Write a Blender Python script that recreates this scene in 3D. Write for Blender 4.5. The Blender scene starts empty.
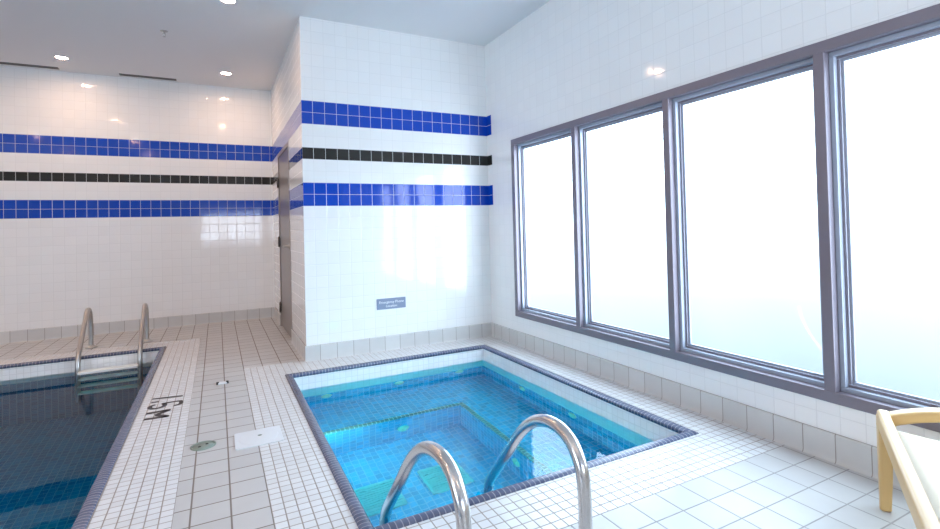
import bpy, bmesh, math, random
from math import pi, sin, cos, radians
from mathutils import Vector, Matrix, Euler

random.seed(4)
SC = bpy.context.scene
COL = SC.collection

# ------------------------------------------------------------------ measures
T = 0.108            # wall tile pitch
F = 0.1524           # floor tile pitch
M = 0.0508           # mosaic pitch
Z0 = 2.3847          # top of the upper blue band
H = 3.1577           # ceiling
XS = -1.9246         # side wall beside the door
YF = 2.7636          # far wall
BH = 0.1384          # tile skirting height
XL, YN = -8.2, -7.6  # left and near walls
POOL = (-7.2, -6.4, -3.115, 1.477)      # coping outer rectangle x0,y0,x1,y1
TUB = (-2.150, -2.868, -0.275, -0.352)
CW = 0.056           # coping width
WL = -0.132          # water level

# ------------------------------------------------------------------ nodes
class NB:
    def __init__(s, name):
        s.m = bpy.data.materials.new(name); s.m.use_nodes = True
        s.t = s.m.node_tree; s.t.nodes.clear()
        s.out = s.n('ShaderNodeOutputMaterial')
    def n(s, t, **kw):
        x = s.t.nodes.new(t)
        for k, v in kw.items(): setattr(x, k, v)
        return x
    def l(s, a, b): s.t.links.new(a, b)
    def val(s, sock, v):
        if isinstance(v, bpy.types.NodeSocket): s.l(v, sock)
        else: sock.default_value = v
    def math(s, op, a, b=0.0, c=None, clamp=False):
        x = s.n('ShaderNodeMath', operation=op); x.use_clamp = clamp
        s.val(x.inputs[0], a); s.val(x.inputs[1], b)
        if c is not None: s.val(x.inputs[2], c)
        return x.outputs[0]
    def vmath(s, op, a, b=None, scale=None):
        x = s.n('ShaderNodeVectorMath', operation=op)
        s.val(x.inputs[0], a)
        if b is not None: s.val(x.inputs[1], b)
        if scale is not None: s.val(x.inputs['Scale'], scale)
        return x.outputs[0]
    def mix(s, f, a, b, blend='MIX'):
        x = s.n('ShaderNodeMix', data_type='RGBA', blend_type=blend)
        s.val(x.inputs[0], f); s.val(x.inputs[6], a); s.val(x.inputs[7], b)
        return x.outputs[2]
    def inr(s, v, lo, hi):
        return s.math('MULTIPLY', s.math('GREATER_THAN', v, lo), s.math('LESS_THAN', v, hi))
    def noise(s, scale, detail=2, vec=None, rough=.5):
        x = s.n('ShaderNodeTexNoise'); x.inputs['Scale'].default_value = scale
        x.inputs['Detail'].default_value = detail; x.inputs['Roughness'].default_value = rough
        if vec is not None: s.l(vec, x.inputs['Vector'])
        return x.outputs['Fac']
    def pos(s): return s.n('ShaderNodeNewGeometry').outputs['Position']
    def bsdf(s, **kw):
        b = s.n('ShaderNodeBsdfPrincipled')
        for k, v in kw.items(): s.val(b.inputs[k.replace('_', ' ')], v)
        s.l(b.outputs[0], s.out.inputs['Surface'])
        return b

def rgb(r, g, b): return (r, g, b, 1.0)
def srgb(r, g, b):
    f = lambda c: (c/255/12.92) if c/255 <= .04045 else ((c/255+.055)/1.055)**2.4
    return (f(r), f(g), f(b), 1.0)

def simple(name, col, rough=.5, metal=0.0, bump=0.0, bscale=60, **kw):
    nb = NB(name)
    b = nb.bsdf(Base_Color=col, Roughness=rough, Metallic=metal, **kw)
    tc = nb.n('ShaderNodeTexCoord').outputs['Object']
    nz = nb.noise(bscale, 3, tc)
    nb.l(nb.mix(.12, col, nb.mix(nz, rgb(*[c*.75 for c in col[:3]]), rgb(*[min(1, c*1.15) for c in col[:3]]))), b.inputs['Base Color'])
    if bump:
        bp = nb.n('ShaderNodeBump'); bp.inputs['Strength'].default_value = bump; bp.inputs['Distance'].default_value = .002
        nb.l(nz, bp.inputs['Height']); nb.l(bp.outputs[0], b.inputs['Normal'])
    return nb.m

def tile_mat(name, axes, pitch, off, col, grout, gw=.0025, rough=.1, var=.05, tilt=.012, bands=None, xlimit=None,
             mottle=0.0, bevel=.004, spec=.5, hue=None):
    """square glazed tiles laid on a world-aligned surface; axes such as 'xz'"""
    nb = NB(name)
    sep = nb.n('ShaderNodeSeparateXYZ'); P = nb.pos(); nb.l(P, sep.inputs[0])
    ax = {'x': 0, 'y': 1, 'z': 2}
    cells, edges = [], []
    for a, o in zip(axes, off):
        u = nb.math('DIVIDE', nb.math('SUBTRACT', sep.outputs[ax[a]], o), pitch)
        c = nb.math('FLOOR', u); fr = nb.math('SUBTRACT', u, c)
        e = nb.math('MULTIPLY', nb.math('MINIMUM', fr, nb.math('SUBTRACT', 1.0, fr)), pitch)
        cells.append(c); edges.append(e)
    e = nb.math('MINIMUM', edges[0], edges[1])
    mr = nb.n('ShaderNodeMapRange'); mr.interpolation_type = 'SMOOTHSTEP'
    nb.l(e, mr.inputs[0]); mr.inputs[1].default_value = gw*.45; mr.inputs[2].default_value = gw*.75
    tile = mr.outputs[0]
    cv = nb.n('ShaderNodeCombineXYZ'); nb.l(cells[0], cv.inputs[0]); nb.l(cells[1], cv.inputs[1])
    wn = nb.n('ShaderNodeTexWhiteNoise', noise_dimensions='3D'); nb.l(cv.outputs[0], wn.inputs['Vector'])
    base = col
    if hue is not None: base = nb.mix(wn.outputs['Value'], col, hue)
    if bands:
        r = cells[1]          # row index, counted downwards from the top of the upper band as -1, -2 ...
        blue = nb.math('ADD', nb.inr(r, -2.5, -.5), nb.inr(r, -9.5, -7.5))
        black = nb.inr(r, -5.5, -4.5)
        if xlimit is not None:
            lim = nb.math('GREATER_THAN', sep.outputs[1], xlimit)
            blue = nb.math('MULTIPLY', blue, lim); black = nb.math('MULTIPLY', black, lim)
        base = nb.mix(blue, base, bands[0]); base = nb.mix(black, base, bands[1])
    k = nb.math('ADD', nb.math('MULTIPLY', wn.outputs['Value'], 2*var), 1-var)
    if mottle:
        nz = nb.noise(9, 4, P); k = nb.math('MULTIPLY', k, nb.math('ADD', nb.math('MULTIPLY', nz, mottle), 1-mottle*.5))
    kc = nb.n('ShaderNodeCombineXYZ')
    for i in range(3): nb.l(k, kc.inputs[i])
    base = nb.mix(1.0, base, kc.outputs[0], 'MULTIPLY')
    colr = nb.mix(tile, grout, base)
    rg = nb.math('ADD', nb.math('MULTIPLY', tile, rough-.7), .7)
    b = nb.bsdf(Base_Color=colr, Roughness=rg); b.inputs['Specular IOR Level'].default_value = spec
    # joint relief, pillowed edges, and every tile set a hair out of true
    h = nb.n('ShaderNodeMapRange'); h.interpolation_type = 'SMOOTHSTEP'
    nb.l(e, h.inputs[0]); h.inputs[1].default_value = gw*.3; h.inputs[2].default_value = gw*.5+bevel
    hh = nb.math('ADD', h.outputs[0], nb.math('MULTIPLY', nb.noise(14, 1, P), .35))
    bp = nb.n('ShaderNodeBump'); bp.inputs['Strength'].default_value = .35; bp.inputs['Distance'].default_value = .0016
    nb.l(hh, bp.inputs['Height'])
    tv = nb.vmath('SCALE', nb.vmath('SUBTRACT', wn.outputs['Color'], (.5, .5, .5)), scale=tilt)
    nb.l(nb.vmath('NORMALIZE', nb.vmath('ADD', bp.outputs[0], tv)), b.inputs['Normal'])
    return nb.m

# ------------------------------------------------------------------ colours
WHITE = rgb(.83, .83, .82); WGROUT = rgb(.70, .70, .69)
BLUE = srgb(12, 66, 174); BLACK = rgb(.026, .025, .023)
BANDS = (BLUE, BLACK)
wall_far_m = tile_mat('white_tile_far', 'xz', T, (-1.9547, Z0), WHITE, WGROUT, bands=BANDS, rough=.08, var=.012, tilt=.006)
wall_stub_m = tile_mat('white_tile_stub', 'xz', T, (-.0986, Z0), WHITE, WGROUT, bands=BANDS, rough=.08, var=.012, tilt=.006)
wall_side_m = tile_mat('white_tile_side', 'yz', T, (0.0, Z0), WHITE, WGROUT, bands=BANDS, rough=.08, var=.012, tilt=.006)
wall_right_m = tile_mat('white_tile_window_wall', 'yz', T, (-.105, Z0), WHITE, WGROUT, bands=BANDS, xlimit=-.105, rough=.08, var=.012, tilt=.006)
wall_near_m = tile_mat('white_tile_near', 'xz', T, (0, Z0), WHITE, WGROUT, bands=BANDS, rough=.08, var=.012, tilt=.006)
wall_left_m = tile_mat('white_tile_left', 'yz', T, (0, Z0), WHITE, WGROUT, bands=BANDS, rough=.08, var=.012, tilt=.006)
SK = srgb(199, 199, 197); SKG = srgb(150, 144, 138)
def skirt(n, axes, o): return tile_mat('skirting_' + n, axes, F, (o, -.012), SK, SKG, gw=.004, rough=.3, var=.05, mottle=.12)
FT = srgb(190, 190, 189); FG = srgb(126, 116, 107)
floor_strip = tile_mat('floor_tile', 'xy', F, (-2.592, -3.19), FT, FG, gw=.006, rough=.35, var=.04, mottle=.10, tilt=.008)
floor_front = tile_mat('floor_tile_front', 'xy', F, (-.9594, -3.19), FT, srgb(150, 148, 146), gw=.005, rough=.35, var=.04, mottle=.10, tilt=.008)
MW = srgb(219, 221, 222); MG = srgb(150, 142, 134)
mos_tub = tile_mat('mosaic_tub', 'xy', M, (-2.44, -3.19), MW, MG, gw=.0045, rough=.25, var=.035, tilt=.012, bevel=.003)
mos_pool = tile_mat('mosaic_pool', 'xy', M, (-2.8075, 1.777), MW, MG, gw=.0045, rough=.25, var=.035, tilt=.012, bevel=.003)
TB = srgb(0, 160, 206); TB2 = srgb(0, 180, 222); TBG = srgb(84, 190, 222)
def tub_blue(ax): return tile_mat('tub_blue_' + ax, ax, M, (0.01, -0.034) if 'z' in ax else (-.42, -.42), TB, TBG, gw=.005, rough=.2, var=.1, hue=TB2)
def tub_white(ax): return tile_mat('tub_white_' + ax, ax, M, (0.01, -0.034), rgb(.86, .86, .855), rgb(.72, .72, .71), gw=.004, rough=.15, var=.03)
PB = srgb(20, 104, 146); PB2 = srgb(28, 118, 160); PBG = srgb(64, 136, 166)
def pool_blue(ax): return tile_mat('pool_blue_' + ax, ax, M, (0.01, -0.034) if 'z' in ax else (0, 0), PB, PBG, gw=.005, rough=.25, var=.1, hue=PB2)
plaster_m = simple('painted_ceiling', rgb(.80, .80, .80), .9, bump=.15, bscale=90)

def coping_mat(n, axis):
    nb = NB('coping_' + n)
    sep = nb.n('ShaderNodeSeparateXYZ'); P = nb.pos(); nb.l(P, sep.inputs[0])
    u = nb.math('DIVIDE', sep.outputs[axis], .0262)
    c = nb.math('FLOOR', u); fr = nb.math('SUBTRACT', u, c)
    e = nb.math('MINIMUM', fr, nb.math('SUBTRACT', 1.0, fr))
    j = nb.math('LESS_THAN', e, .07)
    wn = nb.n('ShaderNodeTexWhiteNoise', noise_dimensions='1D'); nb.l(c, wn.inputs['W'])
    col = nb.mix(wn.outputs['Value'], srgb(80, 88, 112), srgb(94, 102, 126))
    col = nb.mix(j, col, srgb(150, 152, 164))
    b = nb.bsdf(Base_Color=col, Roughness=.22)
    bp = nb.n('ShaderNodeBump'); bp.inputs['Strength'].default_value = .5; bp.inputs['Distance'].default_value = .0015
    nb.l(nb.math('SUBTRACT', 1.0, j), bp.inputs['Height']); nb.l(bp.outputs[0], b.inputs['Normal'])
    return nb.m
cop_x, cop_y = coping_mat('along_x', 0), coping_mat('along_y', 1)

def steel(name, col, rough):
    nb = NB(name)
    tc = nb.n('ShaderNodeTexCoord').outputs['Object']
    nz = nb.noise(35, 4, tc)
    b = nb.bsdf(Base_Color=col, Metallic=1.0, Roughness=nb.math('ADD', nb.math('MULTIPLY', nz, .12), rough))
    return nb.m
rail_m = steel('brushed_steel', rgb(.66, .65, .64), .16)
steel_m = steel('satin_steel', rgb(.5, .49, .47), .25)
frame_m = simple('grey_aluminium', srgb(128, 122, 132), .38, .35, .05, 40)
bead_m = simple('pale_aluminium', srgb(160, 168, 182), .35, .3, .05, 40)
gasket_m = simple('dark_gasket', srgb(70, 66, 74), .7)
door_m = simple('door_paint', srgb(126, 118, 114), .3, 0, .05, 30)
doorframe_m = simple('door_frame_paint', srgb(150, 141, 135), .35, 0, .05, 30)
hinge_m = steel('dark_bronze', rgb(.12, .11, .10), .3)
resin_m = simple('beige_resin', srgb(206, 172, 116), .38, 0, .08, 160)
resin_seat_m = simple('cream_resin', srgb(255, 244, 222), .4, 0, .08, 120)
sign_m = simple('slate_blue_plastic', srgb(128, 136, 158), .4)
letter_m = simple('white_print', rgb(.85, .85, .88), .5)
ink_m = simple('black_mosaic', rgb(.035, .03, .03), .4)
plastic_m = simple('white_plastic', srgb(216, 221, 225), .4, 0, .05, 50)
tread_m = simple('white_tread', srgb(226, 230, 226), .5, 0, .1, 60)
drain_m = simple('aged_bronze', srgb(134, 148, 138), .4, .3, .2, 90)
dark_m = simple('dark_slot', rgb(.03, .028, .026), .8)
vent_m = simple('vent_grey', srgb(120, 112, 108), .5)
trim_m = simple('white_trim', rgb(.82, .81, .80), .4)
grate_m = simple('pale_grate', srgb(124, 204, 204), .4)
jet_m = simple('ivory_jet', srgb(232, 232, 205), .4)
nose_a = None

def nosing_mat(n, axis):
    nb = NB('nosing_' + n)
    sep = nb.n('ShaderNodeSeparateXYZ'); nb.l(nb.pos(), sep.inputs[0])
    u = nb.math('DIVIDE', sep.outputs[axis], .034); fr = nb.math('FRACT', u)
    col = nb.mix(nb.math('LESS_THAN', fr, .22), srgb(150, 140, 136), srgb(226, 218, 208))
    nb.bsdf(Base_Color=col, Roughness=.4)
    return nb.m
nose_x, nose_y = nosing_mat('along_x', 0), nosing_mat('along_y', 1)

def emit_mat(name, col, st):
    nb = NB(name); e = nb.n('ShaderNodeEmission'); e.inputs[0].default_value = col; e.inputs[1].default_value = st
    nb.l(e.outputs[0], nb.out.inputs['Surface']); return nb.m
LAMP = emit_mat('warm_lamp_lens', rgb(1.0, .63, .41), 225.0)

def water_mat(name, absorb, density, bump, scale, mirror):
    nb = NB(name)
    P = nb.pos()
    h = nb.math('ADD', nb.noise(scale, 2, P), nb.math('MULTIPLY', nb.noise(scale*.28, 2, P), 2.2))
    bp = nb.n('ShaderNodeBump'); bp.inputs['Strength'].default_value = bump; bp.inputs['Distance'].default_value = .004
    nb.l(h, bp.inputs['Height'])
    rf = nb.n('ShaderNodeBsdfRefraction'); rf.inputs['Roughness'].default_value = 0; rf.inputs['IOR'].default_value = 1.333
    gl = nb.n('ShaderNodeBsdfGlossy'); gl.inputs['Roughness'].default_value = 0
    fr = nb.n('ShaderNodeFresnel'); fr.inputs['IOR'].default_value = 1.333
    for n_ in (rf, gl, fr): nb.l(bp.outputs[0], n_.inputs['Normal'])
    mx = nb.n('ShaderNodeMixShader')
    k = nb.math('MULTIPLY', fr.outputs[0], mirror) if mirror >= .2 else nb.math('MINIMUM', nb.math('MULTIPLY', fr.outputs[0], 1.8), mirror)
    # total internal reflection seen from below stays a full mirror
    nb.l(nb.math('MAXIMUM', k, nb.math('GREATER_THAN', fr.outputs[0], .985)), mx.inputs[0])
    nb.l(rf.outputs[0], mx.inputs[1]); nb.l(gl.outputs[0], mx.inputs[2]); nb.l(mx.outputs[0], nb.out.inputs['Surface'])
    v = nb.n('ShaderNodeVolumeAbsorption'); v.inputs['Color'].default_value = absorb; v.inputs['Density'].default_value = density
    nb.l(v.outputs[0], nb.out.inputs['Volume'])
    return nb.m
tub_water_m = water_mat('tub_water', rgb(.0, .965, .985), 2.0, .28, 9, .10)
pool_water_m = water_mat('pool_water', rgb(.0, .90, .95), 1.15, .10, 6, .62)

def pane_mat():
    nb = NB('frosted_glass')
    tr = nb.n('ShaderNodeBsdfTransparent'); tr.inputs[0].default_value = rgb(.96, .98, 1.0)
    tl = nb.n('ShaderNodeBsdfTranslucent'); tl.inputs[0].default_value = rgb(.9, .95, 1.0)
    gl = nb.n('ShaderNodeBsdfGlossy'); gl.inputs['Roughness'].default_value = .25
    sep = nb.n('ShaderNodeSeparateXYZ'); P = nb.pos(); nb.l(P, sep.inputs[0])
    # wiped condensation: slightly denser mist in patches
    nz = nb.noise(1.7, 4, P)
    zt = nb.math('DIVIDE', nb.math('SUBTRACT', .75, sep.outputs[2]), .236)
    dy = nb.math('ABSOLUTE', nb.math('ADD', sep.outputs[1], nb.math('ADD', 3.225, nb.math('MULTIPLY', nb.math('MULTIPLY', zt, zt), .105))))
    streak = nb.math('MULTIPLY', nb.math('SUBTRACT', 1.0, nb.math('DIVIDE', dy, .014), clamp=True), nb.inr(sep.outputs[2], .50, .72))
    mist = nb.math('ADD', nb.math('ADD', nb.math('MULTIPLY', nz, .04), .02), nb.math('MULTIPLY', streak, .07), clamp=True)
    m1 = nb.n('ShaderNodeMixShader'); nb.l(mist, m1.inputs[0]); nb.l(tr.outputs[0], m1.inputs[1]); nb.l(tl.outputs[0], m1.inputs[2])
    m2 = nb.n('ShaderNodeMixShader'); m2.inputs[0].default_value = .04
    nb.l(m1.outputs[0], m2.inputs[1]); nb.l(gl.outputs[0], m2.inputs[2])
    nb.l(m2.outputs[0], nb.out.inputs['Surface'])
    return nb.m
pane_m = pane_mat()

# ------------------------------------------------------------------ mesh helpers
def BM(): return bmesh.new()
def box(bm, lo, hi, mi=0, bevel=0.0, seg=2):
    r = bmesh.ops.create_cube(bm, size=1.0)
    vs = r['verts']
    for v in vs:
        v.co = Vector([lo[i] + (v.co[i]+.5)*(hi[i]-lo[i]) for i in range(3)])
    fs = {f for v in vs for f in v.link_faces}
    for f in fs: f.material_index = mi
    if bevel:
        es = list({e for v in vs for e in v.link_edges})
        bmesh.ops.bevel(bm, geom=es, offset=bevel, segments=seg, profile=.5, affect='EDGES')
    return vs
def quad(bm, pts, mi=0):
    f = bm.faces.new([bm.verts.new(p) for p in pts]); f.material_index = mi; return f
def catmull(pts, n=8):
    P = [Vector(p) for p in pts]; out = []
    for i in range(len(P)-1):
        a = P[max(i-1, 0)]; b = P[i]; c = P[i+1]; d = P[min(i+2, len(P)-1)]
        for k in range(n):
            t = k/n
            out.append(.5*((2*b)+(c-a)*t+(2*a-5*b+4*c-d)*t*t+(3*b-a-3*c+d)*t**3))
    out.append(P[-1]); return out
def sweep(bm, pts, rad, seg=16, caps=True, prof=None, up=None, smooth=True):
    """sweep a circle (or closed profile of (a,b) offsets) along pts; rad may be a list"""
    P = [Vector(p) for p in pts]; n = len(P)
    tang = [(P[min(i+1, n-1)]-P[max(i-1, 0)]).normalized() for i in range(n)]
    if up is None:
        u = Vector((0, 0, 1)) if abs(tang[0].z) < .9 else Vector((1, 0, 0))
    else: u = Vector(up)
    rings = []
    s = tang[0].cross(u).normalized()
    for i in range(n):
        if up is not None: s = tang[i].cross(Vector(up)).normalized()
        else:
            s = (s - tang[i]*s.dot(tang[i])).normalized()
        b = s.cross(tang[i]).normalized()
        r = rad[i] if isinstance(rad, (list, tuple)) else rad
        pr = prof or [(cos(2*pi*k/seg), sin(2*pi*k/seg)) for k in range(seg)]
        rings.append([bm.verts.new(P[i]+s*(a*r)+b*(c*r)) for a, c in pr])
    m = len(rings[0])
    for i in range(n-1):
        for k in range(m):
            f = bm.faces.new((rings[i][k], rings[i][(k+1) % m], rings[i+1][(k+1) % m], rings[i+1][k])); f.smooth = smooth
    if caps:
        bm.faces.new(rings[0][::-1]); bm.faces.new(rings[-1])
def lathe(bm, prof, seg=32, mat=None, smooth=True):
    """prof: list of (r,z); mat places it"""
    mat = mat or Matrix.Identity(4)
    rings = []
    for r, z in prof:
        if r < 1e-6: rings.append([bm.verts.new(mat @ Vector((0, 0, z)))])
        else: rings.append([bm.verts.new(mat @ Vector((r*cos(2*pi*k/seg), r*sin(2*pi*k/seg), z))) for k in range(seg)])
    for a, b in zip(rings, rings[1:]):
        for k in range(seg):
            q = [a[k % len(a)], a[(k+1) % len(a)], b[(k+1) % len(b)], b[k % len(b)]]
            q = list(dict.fromkeys(q))
            if len(q) >= 3:
                f = bm.faces.new(q); f.smooth = smooth
WORLDLOC = {}
def obj(name, bm, mats, parent=None):
    me = bpy.data.meshes.new(name)
    if parent is not None:
        off = WORLDLOC[parent.name]
        bmesh.ops.translate(bm, vec=-off, verts=bm.verts[:])
    bm.normal_update(); bm.to_mesh(me); bm.free()
    for m in (mats if isinstance(mats, (list, tuple)) else [mats]): me.materials.append(m)
    o = bpy.data.objects.new(name, me); COL.objects.link(o)
    if parent is not None:
        o.parent = parent; WORLDLOC[o.name] = WORLDLOC[parent.name]
    else: WORLDLOC[o.name] = Vector((0, 0, 0))
    return o
def fixn(bm): bmesh.ops.recalc_face_normals(bm, faces=bm.faces[:])
def thing(name, label, cat, loc, group=None):
    o = bpy.data.objects.new(name, None); COL.objects.link(o); o.empty_display_size = .1
    o.location = loc; o['label'] = label; o['category'] = cat
    if group: o['group'] = group
    WORLDLOC[o.name] = Vector(loc)
    return o
def root_struct(name, loc, label=None):
    o = bpy.data.objects.new(name, None); COL.objects.link(o); o.location = loc; o['kind'] = 'structure'
    if label: o['label'] = label
    WORLDLOC[o.name] = Vector(loc); return o
def struct(name, bm, mats, label=None, cat=None):
    o = obj(name, bm, mats); o['kind'] = 'structure'
    if label: o['label'] = label
    if cat: o['category'] = cat
    return o
def dup(root, loc, label):
    r = root.copy(); COL.objects.link(r); r.location = loc; r['label'] = label
    for ch in list(root.children):
        c = ch.copy(); COL.objects.link(c); c.parent = r
        for g in list(ch.children):
            d = g.copy(); COL.objects.link(d); d.parent = c
    return r

# ------------------------------------------------------------------ room shell
# floor: flat quads cut around the two basins
bm = BM()
def rect(x0, y0, x1, y1, mi): quad(bm, [(x0, y0, 0), (x1, y0, 0), (x1, y1, 0), (x0, y1, 0)], mi)
px0, py0, px1, py1 = POOL; tx0, ty0, tx1, ty1 = TUB
c2 = CW*.5
pxi, pyi = px1-c2, py1-c2
txi0, tyi0, txi1, tyi1 = tx0+c2, ty0+c2, tx1-c2, ty1-c2
PE, PN = -2.8075, 1.777            # outer edges of the pool's mosaic border
TE, TF, TBK = -2.44, -3.19, .06    # outer edges of the tub's mosaic border
# 0 floor tile, 1 front tile, 2 tub mosaic, 3 pool mosaic
rect(XL, PN, XS, YF, 0)                    # behind the pool
rect(PE, TBK, XS, PN, 0)                   # in front of the door
rect(PE, YN, TE, TBK, 0)                   # strip between the basins
rect(px0-.32, pyi, PE, PN, 3)
rect(pxi, py0+c2, PE, pyi, 3)
rect(px0-.32, py0-.32, PE, py0+c2, 3)
rect(px0-.32, py0+c2, px0+c2, pyi, 3)
rect(XL, py0-.32, px0-.32, PN, 0)
rect(XL, YN, PE, py0-.32, 0)
rect(TE, 0, XS, TBK, 2)
rect(TE, TF, txi0, 0, 2)
rect(txi0, tyi1, 0, 0, 2)
rect(txi1, TF, 0, tyi1, 2)
rect(txi0, TF, txi1, tyi0, 2)
rect(TE, YN, 0, TF, 1)
rect(XS, .15, 0, YF, 0)                     # inside the room beyond the door
struct('floor', bm, [floor_strip, floor_front, mos_tub, mos_pool])

def slab(name, lo, hi, mat): 
    b = BM(); box(b, lo, hi); return struct(name, b, mat)
slab('wall_far', (XL-.15, YF, -.05), (.16, YF+.15, H+.1), wall_far_m)
slab('wall_stub', (XS+.0005, 0, -.05), (.0, .15, H+.1), wall_stub_m)
LY0, LY1, LZ0, LZ1 = -6.4, -3.2, .75, 2.55
bm = BM()
for (y0, y1, z0, z1) in ((YN-.15, LY0, -.05, H+.1), (LY1, YF, -.05, H+.1), (LY0, LY1, -.05, LZ0), (LY0, LY1, LZ1, H+.1)):
    box(bm, (XL-.15, y0, z0), (XL, y1, z1))
struct('wall_left', bm, wall_left_m)
NX0, NX1, NZ0, NZ1 = -3.10, -.95, .90, 1.88
bm = BM()
for (x0, x1, z0, z1) in ((XL, NX0, -.05, H+.1), (NX1, .16, -.05, H+.1), (NX0, NX1, -.05, NZ0), (NX0, NX1, NZ1, H+.1)):
    box(bm, (x0, YN-.15, z0), (x1, YN, z1))
struct('wall_near', bm, wall_near_m)
# side wall with the door opening
DY0, DY1, DZ = .965, 2.02, 2.165
bm = BM()
for (y0, y1, z0, z1) in ((0.0003, DY0, -.05, H+.1), (DY1, YF, -.05, H+.1), (DY0, DY1, DZ, H+.1)):
    box(bm, (XS, y0, z0), (XS+.15, y1, z1))
struct('wall_side', bm, wall_side_m)
# window wall
WY0, WY1, WZ0, WZ1 = -4.42, -.513, .285, 2.043     # opening
bm = BM()
for (y0, y1, z0, z1) in ((WY1, YF, -.05, H+.1), (YN, WY0, -.05, H+.1), (WY0, WY1, -.05, WZ0), (WY0, WY1, WZ1, H+.1)):
    box(bm, (0, y0, z0), (.16, y1, z1))
struct('wall_right', bm, wall_right_m)
bm = BM(); box(bm, (XL-.15, YN-.15, H), (.16, YF+.15, H+.12)); struct('ceiling', bm, plaster_m)

# skirting
def skirting(name, p0, p1, nrm, mat):
    """tile skirting from p0 to p1 on the wall, nrm points into the room; cove at its foot"""
    b = BM(); p0 = Vector(p0); p1 = Vector(p1); n = Vector(nrm)
    prof = [(0, 0), (.022, 0), (.016, .003), (.0125, .009), (.011, .018), (.011, BH-.008), (.009, BH-.003), (.005, BH), (0, BH)]
    a = [b.verts.new(p0+n*d+Vector((0, 0, z))) for d, z in prof]
    c = [b.verts.new(p1+n*d+Vector((0, 0, z))) for d, z in prof]
    m = len(prof)
    for k in range(m): b.faces.new((a[k], a[(k+1) % m], c[(k+1) % m], c[k]))
    b.faces.new(a[::-1]); b.faces.new(c); fixn(b)
    return struct(name, b, mat)
skirting('baseboard_far', (XL, YF, 0), (XS, YF, 0), (0, -1, 0), skirt('far', 'xz', -1.974))
skirting('baseboard_stub', (XS-.011, 0, 0), (0, 0, 0), (0, -1, 0), skirt('stub', 'xz', -.128))
sk = skirt('side', 'yz', 0.04)
skirting('baseboard_side', (XS, 0, 0), (XS, DY0, 0), (-1, 0, 0), sk)
skirting('baseboard_side_end', (XS, DY1, 0), (XS, YF, 0), (-1, 0, 0), sk)
skirting('baseboard_right', (0, 0, 0), (0, YN, 0), (-1, 0, 0), skirt('right', 'yz', -1.1469))
skirting('baseboard_left', (XL, YN, 0), (XL, YF, 0), (1, 0, 0), skirt('left', 'yz', 0))

# ------------------------------------------------------------------ door
d = root_struct('door_1', (XS, (DY0+DY1)/2, 0), 'grey-brown steel door in the side wall beyond the tiled corner')
bm = BM()
fw = .05
for (y0, y1, z0, z1) in ((DY0, DY0+fw, 0, DZ), (DY1-fw, DY1, 0, DZ), (DY0+fw, DY1-fw, DZ-fw, DZ)):
    box(bm, (XS-.006, y0, z0), (XS+.14, y1, z1), bevel=.003)
obj('frame', bm, doorframe_m, d)
bm = BM(); box(bm, (XS+.004, DY0+fw+.003, .008), (XS+.048, DY1-fw-.003, DZ-fw-.003), bevel=.002)
leaf = obj('leaf', bm, door_m, d)
bm = BM()
Mx = Matrix.Translation((XS+.004, DY0+fw+.07, 1.02)) @ Matrix.Rotation(-pi/2, 4, 'Y')
lathe(bm, [(0, -.002), (.03, -.002), (.03, .008), (.026, .012), (.012, .014), (.011, .05), (0, .05)], 24, Mx)
sweep(bm, catmull([(XS-.042, DY0+fw+.065, 1.02), (XS-.05, DY0+fw+.09, 1.02), (XS-.052, DY0+fw+.14, 1.02), (XS-.046, DY0+fw+.18, 1.018)]), .0095)
obj('handle', bm, steel_m, leaf)
for z in (1.80, 1.06, .24):
    bm = BM()
    sweep(bm, [(XS-.014, DY1-fw-.002, z-.055), (XS-.014, DY1-fw-.002, z+.055)], .011)
    for zz in (z-.06, z+.06): lathe(bm, [(0, -.006), (.008, -.006), (.008, .006), (0, .006)], 14, Matrix.Translation((XS-.014, DY1-fw-.002, zz)))
    box(bm, (XS-.008, DY1-fw-.025, z-.05), (XS+.003, DY1-fw+.025, z+.05))
    obj('hinge', bm, hinge_m, d)

# ------------------------------------------------------------------ window
w = root_struct('window_1', (.0, (WY0+WY1)/2, WZ0), 'long four-light frosted window in grey metal frame along the right wall')
FX0, FX1 = -.012, .05
bm = BM(); fw = .056
for (y0, y1, z0, z1) in ((WY0, WY1, WZ0, WZ0+fw), (WY0, WY1, WZ1-fw, WZ1), (WY0, WY0+fw, WZ0+fw, WZ1-fw), (WY1-fw, WY1, WZ0+fw, WZ1-fw)):
    box(bm, (FX0, y0, z0), (FX1, y1, z1), bevel=.004)
obj('frame', bm, frame_m, w)
mull = [-1.500, -2.468, -3.418]
mw = .026
for y in mull:
    bm = BM(); box(bm, (FX0-.001, y-mw, WZ0+fw-.002), (FX1, y+mw, WZ1-fw+.002), bevel=.004)
    obj('mullion', bm, frame_m, w)
edges = [WY1-fw] + mull + [WY0+fw]
for i in range(4):
    ya = edges[i] - (mw if i > 0 else 0); yb = edges[i+1] + (mw if i < 3 else 0)
    za, zb = WZ0+fw, WZ1-fw
    bm = BM()
    for (ins, x0, x1, mi) in ((.022, .030, .085, 0), (.036, .058, .085, 1), (.048, .070, .085, 0)):
        for (y0, y1, z0, z1) in ((yb, ya, za, za+ins), (yb, ya, zb-ins, zb), (yb, yb+ins, za+ins, zb-ins), (ya-ins, ya, za+ins, zb-ins)):
            box(bm, (x0, y0, z0), (x1, y1, z1), mi, bevel=.002)
    obj('glazing_bead', bm, [bead_m, frame_m], w)
    bm = BM(); g = .044
    box(bm, (.086, yb+.01, za+.01), (.092, ya-.01, zb-.01))
    obj('pane', bm, pane_m, w)

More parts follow.
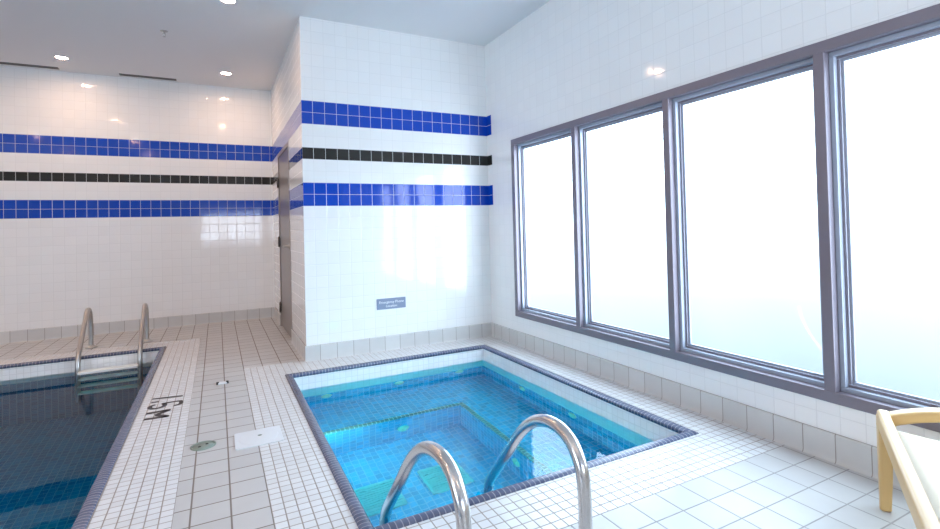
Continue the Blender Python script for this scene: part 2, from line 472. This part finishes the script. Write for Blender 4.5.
# window in the wall behind the camera (seen mirrored in the glazed far wall)
w2 = root_struct('window_2', ((NX0+NX1)/2, YN, NZ0), 'frosted window in the wall behind the viewer')
bm = BM()
for (x0, x1, z0, z1) in ((NX0, NX1, NZ0, NZ0+fw), (NX0, NX1, NZ1-fw, NZ1), (NX0, NX0+fw, NZ0+fw, NZ1-fw), (NX1-fw, NX1, NZ0+fw, NZ1-fw)):
    box(bm, (x0, YN-.05, z0), (x1, YN+.012, z1), bevel=.004)
obj('frame', bm, frame_m, w2)
for x in (NX0+.69, NX1-.69):
    bm = BM(); box(bm, (x-.03, YN-.05, NZ0+fw-.002), (x+.03, YN+.011, NZ1-fw+.002), bevel=.004); obj('mullion', bm, frame_m, w2)
e2 = [NX0+fw, NX0+.72, NX1-.72, NX1-fw]
for xa, xb in ((NX0+fw, NX0+.66), (NX0+.72, NX1-.72), (NX1-.66, NX1-fw)):
    bm = BM(); box(bm, (xa-.008, YN-.045, NZ0+fw-.008), (xb+.008, YN-.039, NZ1-fw+.008)); obj('pane', bm, pane_m, w2)

# added window in the left wall, unseen, to light the ceiling and window wall
w3 = root_struct('added_window', (XL, (LY0+LY1)/2, LZ0), 'long frosted window added in the wall across the pool for fill light')
bm = BM()
for (y0, y1, z0, z1) in ((LY0, LY1, LZ0, LZ0+fw), (LY0, LY1, LZ1-fw, LZ1), (LY0, LY0+fw, LZ0+fw, LZ1-fw), (LY1-fw, LY1, LZ0+fw, LZ1-fw)):
    box(bm, (XL-.05, y0, z0), (XL+.012, y1, z1), bevel=.004)
obj('frame', bm, frame_m, w3)
for k in range(1, 3):
    y = LY0+(LY1-LY0)*k/3
    bm = BM(); box(bm, (XL-.05, y-.03, LZ0+fw-.002), (XL+.011, y+.03, LZ1-fw+.002), bevel=.004); obj('mullion', bm, frame_m, w3)
for k in range(3):
    bm = BM(); box(bm, (XL-.045, LY0+(LY1-LY0)*k/3+.028, LZ0+fw-.008), (XL-.039, LY0+(LY1-LY0)*(k+1)/3-.028, LZ1-fw+.008)); obj('pane', bm, pane_m, w3)

# ------------------------------------------------------------------ basins
def ring_coping(bm, x0, y0, x1, y1, wdt):
    """bullnose ring: outer edge flush with the deck, rounded over the inner edge"""
    prof = [(0, -.006), (0, .002), (.006, .0075), (.018, .0105), (.040, .011), (.056, .0085), (.066, .004), (.070, -.003), (.070, -.018), (.060, -.020)]
    corners = [(x0, y0, 1, 1), (x1, y0, -1, 1), (x1, y1, -1, -1), (x0, y1, 1, -1)]
    rings = [[bm.verts.new((cx+sx*d*wdt/.07, cy+sy*d*wdt/.07, z)) for d, z in prof] for cx, cy, sx, sy in corners]
    for i in range(4):
        a, b = rings[i], rings[(i+1) % 4]
        for k in range(len(prof)-1):
            f = bm.faces.new((a[k], b[k], b[k+1], a[k+1])); f.material_index = i % 2; f.smooth = True
def wallquad(bm, a, b, z0, z1, mi):
    quad(bm, [(a[0], a[1], z0), (b[0], b[1], z0), (b[0], b[1], z1), (a[0], a[1], z1)], mi)

# --- hot tub
tub = thing('hot_tub', 'square sunken hot tub with bright blue tiled bench and clear water', 'hot tub', ((tx0+tx1)/2, (ty0+ty1)/2, 0))
ax0, ay0, ax1, ay1 = tx0+CW-.006, ty0+CW-.006, tx1-CW+.006, ty1-CW+.006
bm = BM(); ring_coping(bm, *TUB, CW); obj('coping', bm, [cop_x, cop_y], tub)
WB = -.325                        # foot of the white waterline tiles
BZ, FZ = -.62, -1.02              # bench top, tub floor
BX, BY = -.838, -.945             # inner edges of right and back bench
bm = BM()
pts = [(ax0, ay0), (ax1, ay0), (ax1, ay1), (ax0, ay1)]
for i in range(4): wallquad(bm, pts[i], pts[(i+1) % 4], WB, -.016, i % 2)
obj('waterline_tiles', bm, [tub_white('xz'), tub_white('yz')], tub)
bxz, byz, bxy = tub_blue('xz'), tub_blue('yz'), tub_blue('xy')
bm = BM()
for i in range(4): wallquad(bm, pts[i], pts[(i+1) % 4], FZ-.01, WB, i % 2)
quad(bm, [(ax0, ay0, FZ), (ax1, ay0, FZ), (ax1, ay1, FZ), (ax0, ay1, FZ)], 2)
obj('basin', bm, [bxz, byz, bxy], tub)
bm = BM()
quad(bm, [(ax0, BY, BZ), (ax1, BY, BZ), (ax1, ay1, BZ), (ax0, ay1, BZ)], 2)
quad(bm, [(BX, ay0, BZ), (ax1, ay0, BZ), (ax1, BY, BZ), (BX, BY, BZ)], 2)
wallquad(bm, (ax0, BY), (BX, BY), FZ, BZ, 0); wallquad(bm, (BX, BY), (BX, ay0), FZ, BZ, 1)
bench = obj('bench', bm, [bxz, byz, bxy], tub)
bm = BM()
box(bm, (ax0, BY-.006, BZ-.022), (BX+.03, BY+.030, BZ+.004), 0, .004)
box(bm, (BX-.006, ay0, BZ-.022), (BX+.030, BY-.006, BZ+.004), 1, .004)
obj('nosing', bm, [nose_x, nose_y], bench)
for (x, y) in ((-1.745, -1.60), (-1.27, -1.60)):
    bm = BM(); s = .15
    box(bm, (x-s, y-s, FZ), (x+s, y+s, FZ+.022), 0, .008)
    for k in range(11):
        yy = y-s+.03+k*.024
        box(bm, (x-s+.02, yy-.006, FZ+.022), (x+s-.02, yy+.006, FZ+.028))
    obj('drain_cover', bm, grate_m, tub)
jets = [((x, ay1, z), 'y-') for x, z in ((-1.83, -.385), (-1.19, -.385), (-.59, -.375))] + \
       [((ax1, y, -.395), 'x-') for y in (-1.11, -1.80)] + [((-1.345, BY, -.84), 'y-'), ((BX, -1.83, -.84), 'x-')]
for (c, dr) in jets:
    bm = BM()
    R = Matrix.Rotation(pi/2, 4, 'X') if dr == 'y-' else Matrix.Rotation(-pi/2, 4, 'Y')
    lathe(bm, [(0, .004), (.011, .004), (.013, .016), (.020, .017), (.024, .010), (.042, .008), (.045, .003), (.045, -.004)], 24, Matrix.Translation(c) @ R)
    obj('jet', bm, jet_m, tub)
def unseen_lamp(parent, c, dr, mat):
    R = {'x+': Matrix.Rotation(pi/2, 4, 'Y'), 'y+': Matrix.Rotation(-pi/2, 4, 'X'), 'x-': Matrix.Rotation(-pi/2, 4, 'Y')}[dr]
    m = Matrix.Translation(c) @ R
    bm = BM(); lathe(bm, [(.086, .012), (.090, .018), (.104, .016), (.110, .006), (.110, -.002)], 32, m); f_ = obj('unseen_underwater_lamp', bm, steel_m, parent)
    bm = BM(); lathe(bm, [(0, .016), (.05, .0155), (.086, .012)], 32, m); obj('lens', bm, mat, f_)
TUBFILL = emit_mat('tub_fill_lens', rgb(.86, .98, .98), 54.0)
POOLFILL = emit_mat('pool_fill_lens', rgb(.86, .97, 1.0), 75.0)
# unseen tub lamps added to brighten the water, left one after a faint glow
unseen_lamp(tub, (ax0, -1.20, -.55), 'x+', TUBFILL)
unseen_lamp(tub, (-1.15, ay0, -.60), 'y+', TUBFILL)
def water_box(bm, x0, y0, x1, y1, z0, z1):
    e = .004
    box(bm, (x0-e, y0-e, z0-e), (x1+e, y1+e, z1))
bm = BM(); water_box(bm, ax0, ay0, ax1, ay1, FZ-.02, WL)
obj('water', bm, tub_water_m, tub)

# --- swimming pool
pool = thing('swimming_pool', 'dark blue swimming pool cut off by the left edge of the picture', 'swimming pool', ((px0+px1)/2, (py0+py1)/2, 0))
bm = BM(); ring_coping(bm, *POOL, CW); obj('coping', bm, [cop_x, cop_y], pool)
qx0, qy0, qx1, qy1 = px0+CW-.006, py0+CW-.006, px1-CW+.006, py1-CW+.006
PWB, PFZ = -.30, -1.63
bm = BM()
pts = [(qx0, qy0), (qx1, qy0), (qx1, qy1), (qx0, qy1)]
for i in range(4): wallquad(bm, pts[i], pts[(i+1) % 4], PWB, -.016, i % 2)
obj('waterline_tiles', bm, [tub_white('xz'), tub_white('yz')], pool)
bm = BM()
for i in range(4): wallquad(bm, pts[i], pts[(i+1) % 4], PFZ-.01, PWB, i % 2)
quad(bm, [(qx0, qy0, PFZ), (qx1, qy0, PFZ), (qx1, qy1, PFZ), (qx0, qy1, PFZ)], 2)
obj('basin', bm, [pool_blue('xz'), pool_blue('yz'), pool_blue('xy')], pool)
unseen_lamp(pool, (qx1, -.9, -.75), 'x-', POOLFILL)  # unseen lamps in the pool wall, added to lift the water
unseen_lamp(pool, (qx1, -3.6, -.75), 'x-', POOLFILL)
bm = BM(); water_box(bm, qx0, qy0, qx1, qy1, PFZ-.02, WL)
obj('water', bm, pool_water_m, pool)

# ------------------------------------------------------------------ rails
def flange(bm, x, y):
    lathe(bm, [(0, 0), (.055, 0), (.055, .006), (.046, .013), (.034, .020), (.030, .026), (0, .026)], 28, Matrix.Translation((x, y, .0005)))
PROF = [(-3.405, .002), (-3.406, .12), (-3.406, .23), (-3.395, .322), (-3.352, .390), (-3.288, .423), (-3.212, .428), (-3.132, .410), (-3.05, .367), (-2.965, .296),
        (-2.865, .185), (-2.76, .072), (-2.692, -.005), (-2.662, -.06), (-2.655, -.12), (-2.655, -.40), (-2.655, -.88)]
for (xb, xe, lab) in ((-1.977, -2.005, 'left one of the two curved steel grab rails at the near hot tub edge'),
                      (-1.515, -1.495, 'right one of the two curved steel grab rails at the near hot tub edge')):
    t = thing('grab_rail', lab, 'grab rail', (xb, -3.405, 0), 'hot tub grab rails')
    def X(y): 
        k = (y+3.405)/(3.405-2.655); return xb+(xe-xb)*k
    bm = BM(); sweep(bm, catmull([(X(y), y, z) for y, z in PROF], 6), .0238, 20)
    obj('tube', bm, rail_m, t)
    bm = BM(); flange(bm, xb, -3.405); obj('flange', bm, rail_m, t)

lad = thing('pool_ladder', 'steel pool ladder with two looped handrails at the far end of the pool', 'pool ladder', (-3.575, 1.93, 0))
LP = [(1.93, .002), (1.932, .12), (1.930, .25), (1.915, .335), (1.872, .398), (1.81, .420), (1.745, .396), (1.69, .335), (1.615, .265), (1.52, .175),
      (1.43, .088), (1.368, .020), (1.340, -.055), (1.333, -.13), (1.33, -.30), (1.33, -.7), (1.33, -1.15)]
for x in (-3.835, -3.335):
    bm = BM(); sweep(bm, catmull([(x, y, z) for y, z in LP], 6), .022, 18); rl = obj('rail', bm, steel_m, lad)
    bm = BM(); flange(bm, x, 1.93); obj('flange', bm, steel_m, rl)
for z in (-.125, -.36, -.61, -.86):
    bm = BM(); yc = 1.335
    box(bm, (-3.825, yc-.075, z-.016), (-3.345, yc+.035, z+.014), 0, .006)
    for k in range(3): box(bm, (-3.80, yc-.048+k*.026, z+.014), (-3.37, yc-.036+k*.026, z+.017))
    obj('tread', bm, tread_m, lad)

# ------------------------------------------------------------------ lounger
A = Vector((-.263, -3.743, 0)); d2 = Vector((-.866, -.50, 0)); d1 = Vector((.50, -.866, 0))
lg = thing('sun_lounger', 'beige resin sun lounger under the window at the right edge', 'sun lounger', tuple(A))
LW, LL = .52, 1.80
def Q(a, b, z): return tuple(A + d2*a + d1*b + Vector((0, 0, z)))     # a along the length, b across
def rrect(w_, h_, r=.3, n=4):
    out = []
    for (cx, cy, a0) in ((1, 1, 0), (-1, 1, 90), (-1, -1, 180), (1, -1, 270)):
        for k in range(n+1):
            t = radians(a0+90*k/n); out.append((cx*(w_-r*min(w_, h_))+r*min(w_, h_)*cos(t), cy*(h_-r*min(w_, h_))+r*min(w_, h_)*sin(t)))
    return out
def rail(pts, w_, h_, mat, name, parent, r=.6):
    b = BM(); sweep(b, catmull(pts, 6), 1.0, prof=rrect(w_, h_, r), up=(0, 0, 1)); fixn(b); return obj(name, b, mat, parent)
# long side rails run level, the end rail bows upwards between them
rail([Q(.0, .006, .362), Q(.03, .003, .366), Q(.3, 0, .372), Q(.9, 0, .37), Q(LL, 0, .37)], .020, .036, resin_m, 'side_rail', lg)
rail([Q(0, LW, .372), Q(.03, LW, .372), Q(.3, LW, .372), Q(.9, LW, .37), Q(LL, LW, .37)], .020, .036, resin_m, 'side_rail', lg)
rail([Q(.022, .004, .342), Q(.022, .014, .364), Q(.022, .045, .383), Q(.022, .14, .411), Q(.022, .26, .424), Q(.022, .38, .411), Q(.022, .475, .383), Q(.022, .506, .364), Q(.022, .516, .342)], .034, .021, resin_m, 'end_rail', lg)
# bed, dished a little and stopping short of the end rail
bm = BM()
NA, NBb = 40, 10
g = []
for i in range(NA+1):
    a = .085 + (LL-.10)*i/NA; row = []
    for j in range(NBb+1):
        bq = .018 + (LW-.036)*j/NBb; s = j/NBb
        row.append(bm.verts.new(Q(a, bq, .384-.022*sin(pi*s) - (.05*max(0, 1-i/2.0)))))
    g.append(row)
for i in range(NA):
    for j in range(NBb):
        f = bm.faces.new((g[i][j], g[i+1][j], g[i+1][j+1], g[i][j+1])); f.smooth = True
r_ = bmesh.ops.solidify(bm, geom=bm.faces[:], thickness=.012)
fixn(bm)
obj('bed', bm, resin_seat_m, lg)
for (a, b_) in ((.0, .0), (.0, LW), (LL-.12, 0), (LL-.12, LW)):
    bm = BM()
    ring = []
    sg = 1 if a < .5 else -1
    ins = 1 if b_ == 0 else -1
    for (z, wa, wb, oa) in ((.0, .034, .034, .018), (.004, .040, .038, .018), (.15, .052, .044, .012), (.30, .074, .048, .006), (.350, .085, .046, .0), (.376, .078, .040, .0)):
        ca = a + sg*(oa*0 - .02); cb = b_ - ins*.018
        ring.append([bm.verts.new(Q(ca + sg*wa if p else ca, cb + ins*wb if q else cb, z)) for p, q in ((0, 0), (1, 0), (1, 1), (0, 1))])
    for u, v in zip(ring, ring[1:]):
        for k in range(4): bm.faces.new((u[k], u[(k+1) % 4], v[(k+1) % 4], v[k]))
    bm.faces.new(ring[0][::-1]); bm.faces.new(ring[-1]); fixn(bm)
    es = [e for e in bm.edges if abs(e.verts[0].co.z-e.verts[1].co.z) > .002]
    bmesh.ops.bevel(bm, geom=es, offset=.009, segments=3, profile=.5, affect='EDGES')
    obj('leg', bm, resin_m, lg)

# ------------------------------------------------------------------ small fittings
# sign
sg = thing('safety_sign', 'small slate blue plastic sign with white print, low on the tiled wall', 'sign', (-1.12, 0, .453))
bm = BM(); box(bm, (-1.267, -.006, .4005), (-.973, 0, .5055), 0, .0025)
obj('plate', bm, sign_m, sg)
def text_bm(body, size, mat, ext=.0006, align='CENTER'):
    cu = bpy.data.curves.new('txt', 'FONT'); cu.body = body; cu.size = size; cu.align_x = align; cu.align_y = 'CENTER'; cu.extrude = ext
    o = bpy.data.objects.new('txt', cu); COL.objects.link(o)
    dg = bpy.context.evaluated_depsgraph_get(); me = bpy.data.meshes.new_from_object(o.evaluated_get(dg))
    b = BM(); b.from_mesh(me); bmesh.ops.transform(b, matrix=mat, verts=b.verts[:])
    bpy.data.objects.remove(o); bpy.data.curves.remove(cu); bpy.data.meshes.remove(me)
    return b
for body, z, s in (('Emergency Phone', .468, .0345), ('Location', .430, .0325)):
    b = text_bm(body, s, Matrix.Translation((-1.12, -.0066, z)) @ Matrix.Rotation(pi/2, 4, 'X'))
    obj('lettering', b, letter_m, sg)

# depth marking let into the deck
def stroke(bm, pts, wd, z=.0012):
    P = [Vector((p[0], p[1], 0)) for p in pts]
    L_, R_ = [], []
    for i in range(len(P)):
        t = (P[min(i+1, len(P)-1)]-P[max(i-1, 0)]).normalized(); n = Vector((-t.y, t.x, 0))*wd*.5
        L_.append(bm.verts.new(P[i]+n+Vector((0, 0, z)))); R_.append(bm.verts.new(P[i]-n+Vector((0, 0, z))))
    for i in range(len(P)-1): bm.faces.new((L_[i], R_[i], R_[i+1], L_[i+1]))
bm = BM()
DX, DYm = -3.052, -.505
# letter space: s runs with the text (towards the viewer), h is up the letter (away from the pool)
def LT(s, h): return (DX+h, DYm-s)
stroke(bm, [LT(-.046, -.006), LT(-.012, .186)], .031)
stroke(bm, [LT(.042, -.004), LT(.042, .042)], .031)
sm = lambda pts: [LT(p[1], p[0]) for p in catmull([(h_, s_, 0) for h_, s_ in pts], 5)]
stroke(bm, sm([(.028, .108), (.002, .130), (.0, .168), (.020, .198), (.055, .198), (.082, .176), (.086, .140), (.074, .108)]), .029)
stroke(bm, sm([(.066, .112), (.10, .106), (.145, .104), (.176, .110)]), .029)
stroke(bm, sm([(.172, .100), (.182, .130), (.184, .165), (.172, .192), (.142, .200)]), .027)
for a in ([(.288, -.008), (.280, .130)], [(.404, -.008), (.416, .130)], [(.284, .120), (.350, .050)], [(.350, .050), (.414, .122)]):
    stroke(bm, [LT(*p) for p in a], .036)
for f in bm.faces:
    if f.normal.z < 0: f.normal_flip()
fixn(bm)
o = obj('depth_marking', bm, ink_m)
o['label'] = 'black 1.5M depth marking in the white mosaic beside the pool'; o['category'] = 'floor marking'

# floor drain
fd = thing('floor_drain', 'round greenish bronze floor drain in the walkway between the pools', 'drain', (-2.713, -1.568, 0))
c = Vector((-2.713, -1.568, 0))
bm = BM(); lathe(bm, [(.064, .0), (.064, .004), (.058, .005), (.054, .003), (.0535, .0005)], 36, Matrix.Translation(c)); obj('rim', bm, drain_m, fd)
bm = BM(); lathe(bm, [(0, .0035), (.052, .0030), (.053, .0008)], 36, Matrix.Translation(c))
plate = obj('cover_plate', bm, drain_m, fd)
for k in (-1, 1):
    bm = BM(); lathe(bm, [(0, .0052), (.007, .005), (.008, .003)], 14, Matrix.Translation(c+Vector((.018*k, .012*k, 0)))); obj('screw', bm, dark_m, plate)

# skimmer lid, rounded rectangle
sl = thing('skimmer_lid', 'square white plastic skimmer lid let into the deck beside the hot tub', 'access lid', (-2.432, -1.612, 0))
def rr_plate(bm, cx, cy, hx, hy, r, z0, z1, n=6):
    ps = []
    for (sx, sy, a0) in ((1, 1, 0), (-1, 1, 90), (-1, -1, 180), (1, -1, 270)):
        for k in range(n+1):
            t = radians(a0+90*k/n); ps.append((cx+sx*(hx-r)+r*cos(t), cy+sy*(hy-r)+r*sin(t)))
    a = [bm.verts.new((x, y, z0)) for x, y in ps]; b = [bm.verts.new((x, y, z1)) for x, y in ps]
    m = len(ps)
    for k in range(m): bm.faces.new((a[k], a[(k+1) % m], b[(k+1) % m], b[k]))
    bm.faces.new(b); bm.faces.new(a[::-1])
bm = BM(); rr_plate(bm, -2.432, -1.612, .124, .122, .012, .0003, .005); obj('frame', bm, plastic_m, sl)
bm = BM(); lathe(bm, [(0, .0068), (.098, .0068), (.104, .0058), (.105, .0052)], 40, Matrix.Translation((-2.432, -1.612, 0))); cv = obj('cover', bm, plastic_m, sl)
bm = BM(); lathe(bm, [(0, .0078), (.011, .0076), (.013, .006)], 16, Matrix.Translation((-2.425, -1.592, 0))); obj('knob', bm, drain_m, cv)

# deck anchor clip
da = thing('deck_anchor', 'tiny white deck anchor with dark ends in the walkway tiles', 'deck anchor', (-2.606, -.325, 0))
bm = BM(); box(bm, (-2.638, -.345, .0003), (-2.575, -.305, .014), 0, .004); obj('body', bm, plastic_m, da)
for x in (-2.640, -2.573):
    bm = BM(); box(bm, (x-.010, -.342, .0003), (x+.010, -.308, .016), 0, .003); obj('end_cap', bm, dark_m, da)

# ceiling lights
LR = .052
def make_light(loc, lab):
    t = thing('ceiling_light', lab, 'ceiling light', loc, 'recessed ceiling lights')
    m = Matrix.Translation(loc)
    bm = BM(); lathe(bm, [(LR, -.001), (LR+.002, -.006), (LR+.016, -.004), (LR+.018, 0)], 36, m); obj('trim_ring', bm, trim_m, t)
    bm = BM(); lathe(bm, [(0, -.004), (LR*.6, -.004), (LR, -.002)], 36, m); obj('lens', bm, LAMP, t)
    return t
l0 = make_light((-4.101, 2.173, H), 'round recessed ceiling light near the far wall, left one')
dup(l0, (-2.494, 2.10, H), 'round recessed ceiling light near the far wall, right one by the side wall')
dup(l0, (-2.511, -.086, H), 'round recessed ceiling light at the top edge of the picture')
for x, y in ((-4.1, -.09), (-5.7, 2.15), (-5.7, -.09), (-7.2, 2.15), (-7.2, -.09), (-4.1, -2.3), (-5.7, -2.3), (-7.2, -2.3), (-2.5, -5.6), (-4.1, -4.6), (-5.7, -4.6), (-7.2, -4.6)):  # assumed lights carrying on the grid out of view, added to brighten the room
    dup(l0, (x, y, H), 'round recessed ceiling light over the pool, added out of view for brightness')

# linear air vents
for (x0, x1, lab) in ((-5.40, -4.225, 'long thin dark slot vent in the ceiling, left one'), (-3.645, -3.050, 'short thin dark slot vent in the ceiling, right one')):
    v = thing('slot_vent', lab, 'vent', ((x0+x1)/2, 2.63, H), 'ceiling slot vents')
    bm = BM()
    for (y0, y1) in ((2.592, 2.602), (2.650, 2.660)): box(bm, (x0, y0, H-.008), (x1, y1, H))
    for xx in (x0, x1-.01): box(bm, (xx, 2.602, H-.008), (xx+.01, 2.650, H))
    obj('frame', bm, vent_m, v)
    bm = BM(); box(bm, (x0+.01, 2.602, H-.002), (x1-.01, 2.650, H)); obj('slot', bm, dark_m, v)
    bm = BM(); box(bm, (x0+.01, 2.622, H-.007), (x1-.01, 2.628, H-.002)); obj('blade', bm, vent_m, v)

# sprinkler
sp = thing('sprinkler_head', 'small pendant fire sprinkler on the ceiling', 'sprinkler', (-3.047, .889, H))
m = Matrix.Translation((-3.047, .889, H))
bm = BM(); lathe(bm, [(.034, 0), (.033, -.004), (.020, -.008), (.012, -.010)], 24, m); obj('escutcheon', bm, steel_m, sp)
bm = BM(); lathe(bm, [(.010, -.008), (.010, -.026), (.007, -.028), (0, -.028)], 16, m)
for s in (-1, 1): sweep(bm, catmull([(-3.047+s*.009, .889, H-.024), (-3.047+s*.013, .889, H-.036), (-3.047+s*.004, .889, H-.050)], 4), .0022, 8)
lathe(bm, [(0, -.048), (.004, -.048), (.004, -.053), (.014, -.054), (.014, -.0555), (0, -.0555)], 16, m)
obj('body', bm, steel_m, sp)

# ------------------------------------------------------------------ daylight
wld = bpy.data.worlds.new('overcast'); SC.world = wld; wld.use_nodes = True
nt = wld.node_tree; nt.nodes.clear()
GROUNDFILL = rgb(.98, 1.1, 1.24); SKYB = rgb(.55, .62, .71)
out = nt.nodes.new('ShaderNodeOutputWorld'); bg = nt.nodes.new('ShaderNodeBackground')
tc = nt.nodes.new('ShaderNodeTexCoord'); sp_ = nt.nodes.new('ShaderNodeSeparateXYZ'); rmp = nt.nodes.new('ShaderNodeValToRGB')
mr = nt.nodes.new('ShaderNodeMapRange'); mr.inputs[1].default_value = -.6; mr.inputs[2].default_value = .8
nt.links.new(tc.outputs['Generated'], sp_.inputs[0]); nt.links.new(sp_.outputs[2], mr.inputs[0]); nt.links.new(mr.outputs[0], rmp.inputs[0])
els = rmp.color_ramp.elements
els[0].position = 0.0; els[0].color = rgb(.045, .058, .072)
els[1].position = 1.0; els[1].color = rgb(.55, .68, .80)
for p_, c_ in ((.25, rgb(.050, .064, .080)), (.33, rgb(.085, .105, .122)), (.40, rgb(.20, .24, .28)), (.50, rgb(.56, .69, .80))):
    e_ = els.new(p_); e_.color = c_
# bright ground added on the unseen sides as fill, dark ground beyond the long window
dt = nt.nodes.new('ShaderNodeVectorMath'); dt.operation = 'DOT_PRODUCT'; nt.links.new(tc.outputs['Generated'], dt.inputs[0]); dt.inputs[1].default_value = (-.7, -.7, 0)
m2 = nt.nodes.new('ShaderNodeMapRange'); m2.inputs[1].default_value = .05; m2.inputs[2].default_value = .4; nt.links.new(dt.outputs['Value'], m2.inputs[0])
r2 = nt.nodes.new('ShaderNodeValToRGB'); nt.links.new(mr.outputs[0], r2.inputs[0])
r2.color_ramp.elements[0].position = .40; r2.color_ramp.elements[0].color = GROUNDFILL
r2.color_ramp.elements[1].position = .50; r2.color_ramp.elements[1].color = SKYB
mx = nt.nodes.new('ShaderNodeMix'); mx.data_type = 'RGBA'; nt.links.new(m2.outputs[0], mx.inputs[0]); nt.links.new(rmp.outputs[0], mx.inputs[6]); nt.links.new(r2.outputs[0], mx.inputs[7])
nt.links.new(mx.outputs[2], bg.inputs[0]); 
# the overcast is brighter on the side behind the viewer
az = nt.nodes.new('ShaderNodeMath'); az.operation = 'MULTIPLY_ADD'; nt.links.new(sp_.outputs[1], az.inputs[0]); az.inputs[1].default_value = -2.0; az.inputs[2].default_value = 9.0
nt.links.new(az.outputs[0], bg.inputs[1])
nt.links.new(bg.outputs[0], out.inputs[0])
# portals: they only guide sampling of the sky through the window opening
ld = bpy.data.lights.new('window_portal', 'AREA'); ld.shape = 'RECTANGLE'; ld.size = WY1-WY0; ld.size_y = WZ1-WZ0
ld.cycles.is_portal = True
lo = bpy.data.objects.new('window_portal', ld); COL.objects.link(lo)
lo2 = bpy.data.objects.new('window_portal', ld.copy()); COL.objects.link(lo2)
lo2.data.size = NX1-NX0; lo2.data.size_y = NZ1-NZ0
lo2.location = ((NX0+NX1)/2, YN-.12, (NZ0+NZ1)/2); lo2.rotation_euler = (-pi/2, 0, pi)
lo3 = bpy.data.objects.new('window_portal', ld.copy()); COL.objects.link(lo3)
lo3.data.size = LY1-LY0; lo3.data.size_y = LZ1-LZ0
lo3.location = (XL-.12, (LY0+LY1)/2, (LZ0+LZ1)/2)
lo3.rotation_euler = Matrix(((0, 0, -1), (-1, 0, 0), (0, 1, 0))).to_euler()
lo.location = (.13, (WY0+WY1)/2, (WZ0+WZ1)/2)
lo.rotation_euler = Matrix(((0, 0, 1), (1, 0, 0), (0, 1, 0))).to_euler()   # -Z of the lamp faces into the room (-x)

# ------------------------------------------------------------------ camera
cam = bpy.data.cameras.new('camera'); co = bpy.data.objects.new('camera', cam); COL.objects.link(co)
fpx, cxp, cyp = 501.86, 481.757, 219.431
rx, ry, rz = 0.0145, 0.0261, -0.4862
cam.sensor_width = 36; cam.lens = fpx/940*36
cam.shift_x = (470-cxp)/940; cam.shift_y = (cyp-264.5)/940
c, s = cos, sin
Ry = Matrix(((c(rz), -s(rz), 0), (s(rz), c(rz), 0), (0, 0, 1)))
Rp = Matrix(((1, 0, 0), (0, c(rx), -s(rx)), (0, s(rx), c(rx))))
Rr = Matrix(((c(ry), 0, s(ry)), (0, 1, 0), (-s(ry), 0, c(ry))))
Rw = Ry @ Rp @ Rr                                   # columns: right, forward, up
right, fwd, up = Rw.col[0], Rw.col[1], Rw.col[2]
Mw = Matrix((right, up, -fwd)).transposed().to_4x4()
Mw.translation = Vector((-2.6271, -4.8012, 1.1822))
co.matrix_world = Mw
cam.clip_start = .02
SC.camera = co

SC.view_settings.view_transform = 'Standard'; SC.view_settings.look = 'None'
SC.view_settings.gamma = 1.0; SC.view_settings.use_curve_mapping = False
SC.view_settings.exposure = 0.42
SC.cycles.max_bounces = 14; SC.cycles.transmission_bounces = 12; SC.cycles.diffuse_bounces = 8; SC.cycles.glossy_bounces = 6
